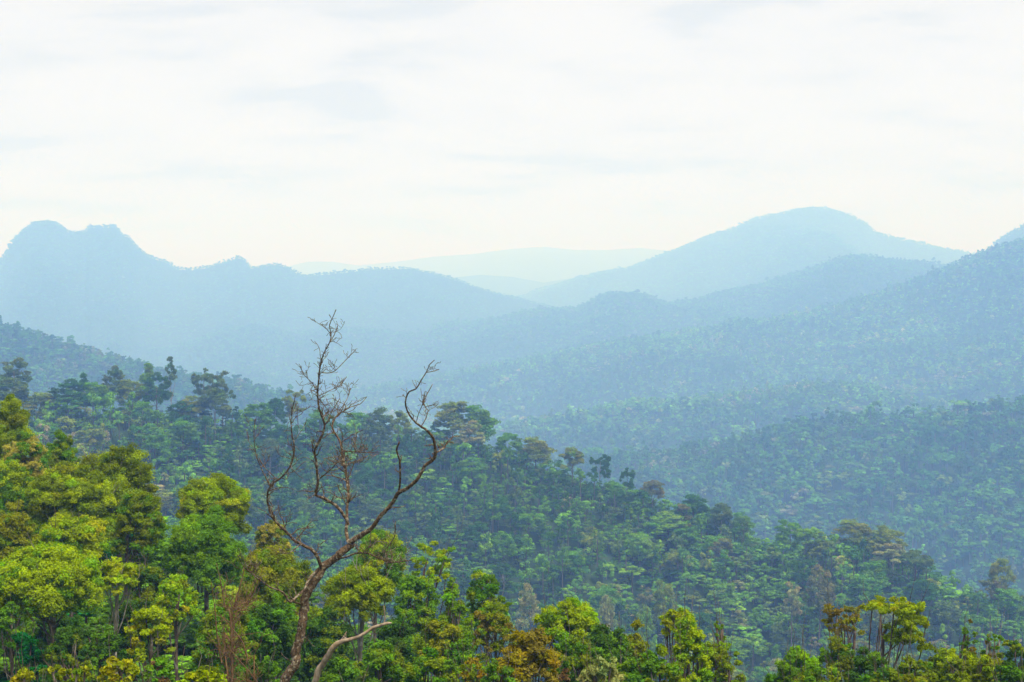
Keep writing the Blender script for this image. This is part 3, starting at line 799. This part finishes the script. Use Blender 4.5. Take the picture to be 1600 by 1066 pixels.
for (look, lev, zone), ms in buck.items():
    ms.sort(key=lambda m: m['px'])
    place = {"on the crest": "on the ridge crest", "just under the crest": "below the ridge crest", "halfway down": "halfway down the ridge", "low": "low on the ridge"}[lev]
    for k, m in enumerate(ms):
        if len(ms) == 1: m['label'] = f"{look} tree {place}, {zone}"
        else: m['label'] = f"{ORD[min(k, 9)]} of {NUM[min(len(ms), 10)]} {look} trees {place}, {zone}"
for m in mid_trees:
    tm, cm = mid_proto(m['shape'], m['col'], m['var'])
    o = empty("forest_tree", (m['x'], m['y'], m['zb']))
    tag(o, m['label'], 'tree', "trees on the middle ridge")
    pw = 6.0 if m['shape'] == 'tall' else 10.0
    o.scale = (m['w'] / pw, m['w'] / pw, m['h'] / 20.0)
    o.rotation_euler = (0, 0, random.uniform(0, 6.28))
    link("trunk", tm, o); link("crown", cm, o)

# ------------------------------------------------------------------ forest cover as masses, one per hillside


def far_proto(n_clump, n_leaf, leaf, rng, shape):
    """unit tree 10 wide, 20 tall -> leaf triangles (m,3,3), clump id, trunk triangles"""
    R, top = 5.0, 20.0
    H = {'dome': 11.0, 'umbrella': 7.0, 'tall': 15.0, 'sparse': 10.0, 'cone': 13.0}[shape]
    U, rr, flat = clump_layout(shape, n_clump, rng)
    rad = np.maximum(rr, 0.25) * R
    P = np.stack([U[:, 0] * (R - rad * .4), U[:, 1] * (R - rad * .4), top - H + U[:, 2] * H], 1)
    P[:, 2] = np.minimum(P[:, 2], top - rad * flat * .7)
    e = unit(rng.normal(size=(n_clump, n_leaf, 3)) + np.array([0, -0.15, 0.45]))
    C = (P[:, None] + e * (rad[:, None, None] * rng.uniform(.55, 1.05, (n_clump, n_leaf, 1))) * np.array([1, 1, flat])).reshape(-1, 3)
    Nn = unit(e + np.array([0, 0, .3]) + rng.normal(size=e.shape) * 0.25).reshape(-1, 3)
    r = rng.normal(size=C.shape); u = unit(r - Nn * (r * Nn).sum(1, keepdims=True)); w = np.cross(Nn, u)
    s = leaf * rng.uniform(.6, 1.4, (len(C), 1))
    tri = np.stack([C + u * s * .62, C - u * s * .35 + w * s * .5, C - u * s * .35 - w * s * .5], 1)
    cid = np.repeat(np.arange(n_clump), n_leaf)
    a = np.array([0, 2.1, 4.2]); b, tp = 0.42, 0.28
    q = []
    for i in range(3):
        j = (i + 1) % 3
        A = [np.cos(a[i]) * b, np.sin(a[i]) * b, 0]; B = [np.cos(a[j]) * b, np.sin(a[j]) * b, 0]
        Cc = [np.cos(a[j]) * tp, np.sin(a[j]) * tp, top - H * .5]; Dd = [np.cos(a[i]) * tp, np.sin(a[i]) * tp, top - H * .5]
        q += [[A, B, Cc], [A, Cc, Dd]]
    return tri, cid, np.array(q, float)


def species(x, y, probs, rng):
    """kinds stand in drifts: a smooth field picks the kind, with some mixing"""
    u = np.clip(0.5 + 0.30 * fbm(x, y, 90, 31, 3) + 0.22 * rng.normal(size=np.shape(x)), 0, 0.9999)
    return np.minimum(np.searchsorted(np.cumsum(probs), u), len(probs) - 1)


def forest(label, x, y, z, h, w, protos, palette, probs, rng, trunk_col=(0.12, 0.11, 0.085), jitter=0.13, vary=0.16, drift=280):
    Vs, Cs = [], []
    pick = rng.integers(0, len(protos), len(x))
    for k, (tri, cid, trunk) in enumerate(protos):
        s = np.where(pick == k)[0]
        if not len(s): continue
        ang = rng.uniform(0, 6.28, len(s)); c, sn = np.cos(ang), np.sin(ang)
        geo = np.concatenate([tri, trunk])
        sx, sz = (w[s] / 10)[:, None, None], (h[s] / 20)[:, None, None]
        gx, gy, gz = geo[None, ..., 0] * sx, geo[None, ..., 1] * sx, geo[None, ..., 2] * sz
        X = gx * c[:, None, None] - gy * sn[:, None, None] + x[s][:, None, None]
        Y = gx * sn[:, None, None] + gy * c[:, None, None] + y[s][:, None, None]
        Z = gz + z[s][:, None, None] - 0.3
        V = np.stack([X, Y, Z], -1).reshape(-1, 3)
        base = np.array(palette)[species(x[s], y[s], probs, rng)] * (1 + rng.normal(size=(len(s), 1)) * vary) * (1 + 0.22 * fbm(x[s], y[s], drift, 13, 3))[:, None]
        nc = cid.max() + 1
        cl = base[:, None] * (1 + rng.normal(size=(len(s), nc, 1)) * jitter)
        lf = cl[:, cid] * (1 + rng.normal(size=(len(s), len(cid), 1)) * jitter)
        tk = np.broadcast_to(np.array(trunk_col), (len(s), len(trunk), 3))
        C = np.clip(np.concatenate([lf, tk], 1), 0.004, 0.8)
        Vs.append(V); Cs.append(np.repeat(C.reshape(-1, 3), 3, 0))
    V = np.concatenate(Vs); C = np.concatenate(Cs)
    me = mesh_from("forest", V, [np.arange(len(V)).reshape(-1, 3)], M_FAR, C)
    o = link("forest", me)
    tag(o, label, 'forest', None, 'stuff')
    return o


def protos(nc, nl, leaf, seed, shapes=('dome', 'dome', 'umbrella', 'tall', 'sparse', 'dome', 'cone')):
    r = np.random.default_rng(seed)
    return [far_proto(nc, nl, leaf, r, s) for s in shapes]


PAL = [MD, MGY, MG, MB, MO, MP, MR, (0.30, 0.28, 0.14)]          # neighbours in the list are alike
PRB = np.array([.27, .12, .34, .11, .11, .025, .02, .005])



def odds(k):
    p = PRB * np.array([1, 1, 1, 1, k, k, k, k])
    return p / p.sum()


def scatter(layer_names, ylo, yhi, cell, tmax, hr, wr, seed, margin=0.004):
    r = np.random.default_rng(seed)
    X, Yv = [], []
    for yy in np.arange(ylo, yhi, cell):
        n = int(2 * tmax * yy / cell)
        X.append(np.linspace(-tmax * yy, tmax * yy, n) + r.uniform(-.5, .5, n) * cell); Yv.append(np.full(n, yy) + r.uniform(-.5, .5, n) * cell)
    X, Yv = np.concatenate(X), np.concatenate(Yv)
    z, ids = terrain(X / Yv, Yv, True)
    want = [1 + i for i, L in enumerate(LAYERS) if L.name in layer_names] + ([len(LAYERS) + 1] if "hill_big" in layer_names else [])
    h = r.uniform(*hr, len(X)); w = r.uniform(*wr, len(X))
    em = r.random(len(X)) < 0.11
    big = 1 + 0.5 * r.random(len(X))
    h = np.where(em, h * (0.8 + 0.4 * big), h); w = np.where(em, w * big, w)
    h = h * np.clip(1 + 0.30 * fbm(X, Yv, 45, 41, 3), .5, 1.7); w = w * np.clip(1 + 0.25 * fbm(X, Yv, 80, 43, 3), .6, 1.7)
    k = np.isin(ids, want) & visible(X, Yv, z + h, margin)
    # emergents and understory vary the cover in drifts
    return X[k], Yv[k], z[k], h[k], w[k], r


# understory and leftover trees of the middle ridge
rm = np.array(rest_mid)
X, Yv, z, h, w, r = scatter(("ridge_middle",), 250, 660, 4.8, 0.44, (4.5, 10), (4.5, 8.5), 21)
x_all = np.concatenate([rm[:, 0], X]); y_all = np.concatenate([rm[:, 1], Yv]); z_all = np.concatenate([rm[:, 2], z]); h_all = np.concatenate([rm[:, 3], h]); w_all = np.concatenate([rm[:, 4], w])
print("mid forest", len(x_all), "individual mid", len(mid_trees), "fg", len(FG))
forest("smaller green trees and undergrowth packed between the big trees of the middle ridge", x_all, y_all, z_all, h_all, w_all, protos(16, 32, 0.85, 31), PAL, PRB, r)

# near slope undergrowth
r = np.random.default_rng(5)
n = 3600
Yv = np.sqrt(r.uniform((62 * NS) ** 2, (300 * NS) ** 2, n)); X = Yv * r.uniform(-.42, .42, n)
z, ids = terrain(X / Yv, Yv, True)
h = r.uniform(2.0, 5.5, n) * NS; w = r.uniform(3, 6, n) * NS
k = (ids == 0)
forest("dark green undergrowth covering the near slope beneath the trees", X[k], Yv[k], z[k], h[k], w[k], protos(12, 50, 0.8, 33, ('dome', 'dome', 'umbrella')), [DK, GR, EM, OL], [.45, .3, .15, .1], r, (0.06, 0.05, 0.035))

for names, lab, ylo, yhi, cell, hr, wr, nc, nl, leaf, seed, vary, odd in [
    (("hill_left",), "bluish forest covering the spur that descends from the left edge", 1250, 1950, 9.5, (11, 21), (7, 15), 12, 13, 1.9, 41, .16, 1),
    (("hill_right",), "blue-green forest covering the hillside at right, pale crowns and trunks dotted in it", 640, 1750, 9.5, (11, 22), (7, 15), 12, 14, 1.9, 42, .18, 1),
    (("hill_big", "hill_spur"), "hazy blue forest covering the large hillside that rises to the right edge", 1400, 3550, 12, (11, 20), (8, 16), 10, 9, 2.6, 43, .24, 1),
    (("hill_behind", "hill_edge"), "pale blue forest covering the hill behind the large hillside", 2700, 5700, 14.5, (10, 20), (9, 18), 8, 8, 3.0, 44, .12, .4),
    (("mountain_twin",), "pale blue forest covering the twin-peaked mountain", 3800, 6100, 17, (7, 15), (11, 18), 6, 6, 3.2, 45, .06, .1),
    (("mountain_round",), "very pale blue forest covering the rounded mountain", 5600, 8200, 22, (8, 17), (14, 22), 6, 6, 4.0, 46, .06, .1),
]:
    X, Yv, z, h, w, r = scatter(names, ylo, yhi, cell, 0.43, hr, wr, seed)
    print(names, len(X))
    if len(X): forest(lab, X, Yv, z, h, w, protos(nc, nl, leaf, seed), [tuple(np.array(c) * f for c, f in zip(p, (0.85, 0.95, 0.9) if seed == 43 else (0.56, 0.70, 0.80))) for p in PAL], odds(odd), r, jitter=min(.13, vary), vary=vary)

# ------------------------------------------------------------------ the bare tree (traced limbs, each at its own depth)
BD = 27.0
TS = BD / 44.0
BT = {}


def traced(pts, y0, y1):
    """[(px, py, radius px)] -> world points and radii; the depth runs from y0 to y1"""
    pts = np.array(pts, float)
    s = np.concatenate([[0], np.cumsum(np.hypot(*np.diff(pts[:, :2], axis=0).T))]); s /= s[-1]
    Yd = BD + y0 + (y1 - y0) * s
    return np.array([at(a, b, d) for a, b, d in zip(pts[:, 0], pts[:, 1], Yd)]), pts[:, 2] * np.where(pts[:, 2] > 5, 0.82, 0.66) / F_PX * Yd


brng = np.random.default_rng(77)


def twigs(T, P, R, count, lo, hi, depth=2, start=0.25, updir=0.5, depth_top=True):
    """fine crooked twigs along a limb"""
    for _ in range(count):
        i = int(brng.uniform(start, 0.9) * (len(P) - 1))
        tang = unit(P[min(i + 1, len(P) - 1)] - P[max(i - 1, 0)])
        d = unit(tang * brng.uniform(.1, .7) + brng.normal(size=3) * np.array([.75, .6, .45]) + np.array([0, 0, updir]))
        L = brng.uniform(lo, hi) * (TS if depth_top else 1); n = 6
        q = [P[i]]
        for k in range(n):
            d = unit(d + brng.normal(size=3) * 0.28 + np.array([0, 0, .06]))
            q.append(q[-1] + d * L / n)
        q = np.array(q)
        r0 = min(R[i] * 0.5, 0.011 + 0.005 * L)
        T.add(q, np.linspace(r0, 0.0045, n + 1), 4)
        if depth > 1: twigs(T, q, np.linspace(r0, .006, n + 1), int(brng.integers(2, 5)), lo * .35, hi * .5, depth - 1, .3, .2, True)


def kinks(P):
    """irregular sideways bends along a limb"""
    k = brng.normal(size=(max(2, len(P) // 4 + 1), 3))
    i = np.linspace(0, len(k) - 1, len(P))
    return np.stack([np.interp(i, np.arange(len(k)), k[:, a]) for a in range(3)], 1)


def limb(name, main, y0, y1, subs=(), ntw=10, tw=(0.25, 0.9), parent=None, mat=None, label=None, tw_start=0.25, tw_depth=2):
    T = Tubes()
    P, R = traced(main, y0, y1)
    P, R = spline(P, R, 0.07)
    P = P + kinks(P) * np.minimum(R * 0.9, 0.03)[:, None] + brng.normal(size=P.shape) * (R * 0.10)[:, None]
    T.add(P, np.maximum(R, .008), 10, 0.09, brng)
    twigs(T, P, R, ntw, *tw, depth=tw_depth, start=tw_start)
    for sub, s0, s1, k in subs:
        p, r_ = traced(sub, s0, s1)
        p, r_ = spline(p, r_, 0.09)
        p = p + kinks(p) * np.minimum(r_ * 1.1, 0.025)[:, None] + brng.normal(size=p.shape) * (r_ * 0.12)[:, None]
        T.add(p, np.maximum(r_, .007), 7, 0.08, brng)
        twigs(T, p, r_, k, tw[0] * .8, tw[1] * .8, depth=tw_depth)
    T.V = [v - BASEPT for v in T.V]
    o = link(name, T.mesh("bare_" + name, mat or M_DEAD), parent)
    if label: o["label"] = label
    return o


gz = float(terrain(np.array([at(425, 1066, BD)[0] / BD]), np.array([BD]))[0])
BASEPT = np.array([at(418, 1066, BD)[0], BD, gz])
gy = pix(BASEPT[None])[0][1]
bt = empty("bare_tree", BASEPT)
tag(bt, "leafless brown tree with twisting limbs standing in front of the forest", 'tree', FG_GROUP)
limb("trunk", [(416, gy + 25, 13.5), (420, 1250, 11), (430, 1140, 10), (447.5, 1066, 9.3), (456, 1033, 9), (469, 995, 8.8), (475, 961, 8.6), (479, 932, 8.4), (495, 904, 8.2), (506, 887, 7.8), (524, 874, 7.2), (541, 855, 6.6), (552, 846, 5.6)], 0, 0.0, ntw=8, tw=(.25, .7), parent=bt, tw_start=.6)
limb("limb", [(545, 851, 5.6), (564, 834.7, 5.2), (581, 821.7, 5), (598, 803, 4.8), (612.6, 787, 4.7), (624, 768.6, 4.6), (636, 760, 4.4), (647.4, 747, 4.2), (661.5, 730, 4.0), (674, 714.7, 4.3), (677, 699, 3.4), (672.7, 682, 3.1), (664, 669.7, 2.8), (650, 660, 2.4), (639, 648.6, 2.1), (634, 634.5, 1.9), (634.7, 623, 1.7), (640.4, 612, 1.6), (651.6, 607.8, 1.6), (658.7, 595, 1.4), (667, 581, 1.2), (671, 569.8, .9), (678.4, 562.7, .5)], 0, -2.2,
     subs=[([(667, 581, .8), (678, 579.6, .7), (686, 577, .4)], -2.0, -1.8, 3),
           ([(676, 705, 2.2), (689.6, 700.7, 1.8), (701, 689, 1.5), (708, 682, 1.1), (718, 681, .6)], -1.0, -0.4, 9),
           ([(658.7, 667, 1.2), (667, 654, 1.2), (671, 641.5, 1.1), (663, 629, .9), (667, 617.6, .7), (675.6, 600.8, .4)], -1.3, -1.0, 9),
           ([(624, 766, 2.6), (626, 752, 2.4), (626, 738.7, 2.4), (622, 719, 2.2), (618, 705, 2.2), (623.5, 690.8, 1.8)], -.6, -1.2, 2),
           ([(650, 660, .9), (654, 645, .8), (661, 630, .6), (664, 612, .3)], -1.5, -1.9, 5)],
     ntw=9, parent=bt, tw=(.15, .6))
limb("limb", [(541, 854, 4.6), (542, 843, 4.2), (544, 817, 3.9), (542, 797, 3.3), (545, 777, 3.2), (544.7, 758, 3.1), (542, 741.5, 2.9), (534.8, 721.8, 2.7), (533.4, 705, 2.7), (529, 688, 2.4), (520.7, 676.7, 2.3), (518, 668, 2.1), (523.6, 654, 1.9), (533.4, 645.8, 1.6), (549, 636, 1.2), (563, 631.7, .8), (572.8, 620.5, .4)], 0, 1.6,
     subs=[([(534.8, 706, 1.3), (554.5, 707, 1.2), (574, 707.7, 1.0), (591, 706, .7)], .9, .3, 16),
           ([(538, 731, 1.3), (549, 722, 1.1), (560, 719, .8), (575, 712, .5)], .8, 1.3, 9),
           ([(523.6, 654, 1.1), (532, 640, .9), (542, 625, .7), (547, 606, .4)], 1.2, 1.6, 9),
           ([(518, 668, 1.0), (514, 655, .9), (520, 640, .7), (531, 622, .4)], 1.1, .8, 7)],
     ntw=42, parent=bt, tw=(.25, 1.0))
limb("limb", [(544, 818, 3.8), (536.5, 806, 3.8), (523.6, 793, 3.6), (506, 783, 3.5), (494, 777, 3.4), (492, 765.7, 3.2), (495.4, 755.6, 3.1), (494, 738.7, 3.1), (492.6, 719, 2.9), (491, 705, 2.9), (498, 693.6, 2.7), (504, 682, 2.7), (508, 668, 2.5), (504, 651, 2.4), (498, 631.7, 2.3), (494, 612, 2.1), (496.8, 595, 1.9), (499.6, 572.6, 1.7), (505, 553, 1.5), (515, 536, 1.2), (517, 522, 1.1), (514.6, 508, .9), (520.7, 494, .6), (525, 484, .35)], .1, -1.8,
     subs=[([(502, 583, 1.2), (518, 583, 1.1), (529, 574, .9), (543, 560, .7), (556, 547, .35)], -1.1, -.6, 6),
           ([(494, 609, 1.2), (487, 598, .9), (475.7, 586.7, .5), (468, 572, .3)], -.9, -1.3, 8),
           ([(498, 618, 1.1), (515, 610.6, .8), (532, 602, .6), (542, 589, .3)], -.9, -.3, 6),
           ([(500, 750, 1.7), (512, 738.7, 1.5), (526, 724.6, 1.0), (530, 712, .5)], -.1, -.6, 7),
           ([(497, 622, 1.3), (507, 634, 1.0), (516, 645, .7)], -.9, -.5, 6),
           ([(515, 536, .7), (522, 524, .5), (527, 510, .3)], -1.6, -1.4, 3),
           ([(517, 522, .6), (508, 512, .5), (500, 506, .3)], -1.6, -1.9, 3)],
     ntw=38, parent=bt, tw=(.2, .8), tw_start=.1)
limb("limb", [(500, 890, 4.2), (499, 883.5, 4.2), (495, 870.6, 4.0), (486, 856, 3.8), (472, 849, 3.6), (457.5, 841.8, 3.3), (443, 827.5, 3.1), (431.7, 817, 3.0), (423, 806, 2.7), (417, 788.7, 2.5), (417, 768.6, 2.4), (423.6, 757, 2.3), (433.5, 750, 2.2), (447.6, 735.9, 2.0), (456, 717.6, 1.8), (458.8, 699, 1.7), (456, 679.6, 1.5), (455, 657, 1.2), (458, 636, .8), (461.6, 617.6, .4)], 0, -1.6,
     subs=[([(423, 760, 1.3), (408, 730, 1.2), (399.7, 707.7, 1.0), (397, 679.6, .7), (399, 655, .4)], -1.0, -1.6, 7),
           ([(433, 751, 1.1), (420, 738, 1.0), (411, 728, .8), (405, 716, .4)], -1.1, -.8, 3),
           ([(472, 849, 1.6), (458, 860, 1.2), (447, 866, .9), (436, 858, .5)], -.4, -.9, 7)],
     ntw=36, parent=bt, tw=(.25, 1.0), tw_start=.08)
limb("limb", [(497, 893, 3.4), (488, 900, 3.4), (480, 908, 3.2), (474.8, 921, 3.2), (463, 931, 3.0), (452, 941, 2.8), (441.7, 926.5, 2.2), (423, 916.5, 1.9), (405.8, 906, 1.5), (388.6, 892, 1.2), (380, 883, .8), (372, 868, .4)], 0, -1.4,
     subs=[([(469, 948, 2.2), (460, 945, 2.0), (451, 941, 1.8)], 0, -.5, 2)], ntw=14, parent=bt, tw=(.25, .8))
limb("limb", [(528, 872, 2.6), (537, 871, 2.3), (552, 866, 2.1), (569.5, 866, 1.9), (589.6, 873, 1.5), (609.7, 879, 1.2), (629.8, 877.7, .9), (646, 874, .4)], 0, -1.5,
     subs=[([(590, 872, .9), (603, 858, .8), (616, 840, .6), (618, 815, .35)], -.8, -1.2, 5)], ntw=28, parent=bt, tw=(.2, .9))
limb("broken_limb", [(424, 1185, 7.5), (440, 1150, 7.2), (458, 1118, 7), (478, 1090, 6.6), (492, 1066, 6.2), (503.5, 1041, 6.0), (517.8, 1018, 5.8), (530, 1006, 5.6), (546.5, 1000, 4.6), (569.5, 991, 4.0), (592.5, 980, 3.8), (603, 976, 3.6), (609.7, 974.5, 1.8)], 0, -1.0,
     subs=[([(601.5, 978, 2.0), (602.5, 966, 1.7), (601, 955, 1.2), (600, 946.6, .6)], -.95, -1.0, 0), ([(530, 1004, 2.0), (536, 996, 1.6), (541, 987, .6)], -.6, -.7, 0)],
     ntw=2, parent=bt, mat=M_BLEACH, label="bleached grey broken limb ending in a snapped spike", tw=(.1, .3))

# thin leafless saplings and the brown twiggy tree beside the bare tree


def sapling(name, label, stems, D, ntw, tw, cat='tree', mat=None):
    global BD
    keep_bd = BD; BD = D
    p0 = at(stems[0][0][0], 1066, D)
    g = float(terrain(np.array([p0[0] / D]), np.array([D]))[0])
    base = np.array([p0[0], D, g])
    o = empty(name, base); tag(o, label, cat, FG_GROUP)
    by = pix(base[None])[0]
    T = Tubes()
    for k, s in enumerate(stems):
        pts_ = [(by[0] + k * 1.0, by[1] + 4, s[0][2] * 1.5)] + list(s)
        P, R = traced(pts_, 0, brng.uniform(-1.2, 1.2))
        P, R = spline(P, R, 0.15)
        T.add(P, np.maximum(R, .006), 6, .08, brng)
        twigs(T, P, R, ntw, *tw, depth=2, start=.35)
    T.V = [v - base for v in T.V]
    link("stem", T.mesh(name + "_stem", mat or M_TWIG), o)
    BD = keep_bd


sapling("bare_sapling", "thin leafless brown sapling left of the bare tree at the bottom edge", [[(357, 1066, 1.8), (346, 1037, 1.7), (339, 990, 1.5), (335, 945, 1.2), (330, 910, .6)], [(397, 1066, 1.7), (387, 1032, 1.6), (380, 1005, 1.4), (365, 985, 1.2), (343, 960, .6)]], 31, 26, (.4, 1.3))
sapling("bare_sapling", "shorter leafless sapling close to the bare tree trunk at the bottom edge", [[(402, 1066, 1.5), (390, 1050, 1.3), (372, 1030, .9), (360, 1015, .5)]], 29, 8, (.3, .9))
sapling("twiggy_tree", "leafless reddish-brown twiggy tree between the green crown and the bare tree", [[(362, 1000, 2.6), (366, 950, 2.2), (378, 905, 1.5), (385, 870, .6)], [(362, 1000, 2.2), (352, 950, 1.8), (345, 910, 1.2), (338, 880, .5)], [(364, 1000, 2.2), (385, 950, 1.7), (402, 915, 1.0), (412, 885, .5)]], 47, 60, (.6, 2.0))

# ------------------------------------------------------------------ haze: one closed box of even air round everything
hz = bpy.data.materials.new("haze_air"); hz.use_nodes = True
t = hz.node_tree; t.nodes.clear()
o_ = N(t, "ShaderNodeOutputMaterial"); v_ = N(t, "ShaderNodeVolumePrincipled")
v_.inputs["Color"].default_value = (*HAZE_COLOR, 1)
v_.inputs["Absorption Color"].default_value = (1, 1, 1, 1)
v_.inputs["Density"].default_value = HAZE_DENSITY
v_.inputs["Anisotropy"].default_value = 0.0
t.links.new(v_.outputs[0], o_.inputs["Volume"])
s, zb_, zt_ = 21500.0, -420.0, 430.0
V = np.array([[x, y, z] for z in (zb_, zt_) for y in (-s, s) for x in (-s, s)])
F = np.array([[0, 2, 3, 1], [4, 5, 7, 6], [0, 1, 5, 4], [2, 6, 7, 3], [0, 4, 6, 2], [1, 3, 7, 5]])
tag(link("haze", mesh_from("haze", V, [F], hz)), "blue-white haze filling the air over the valley", 'haze', None, 'stuff')
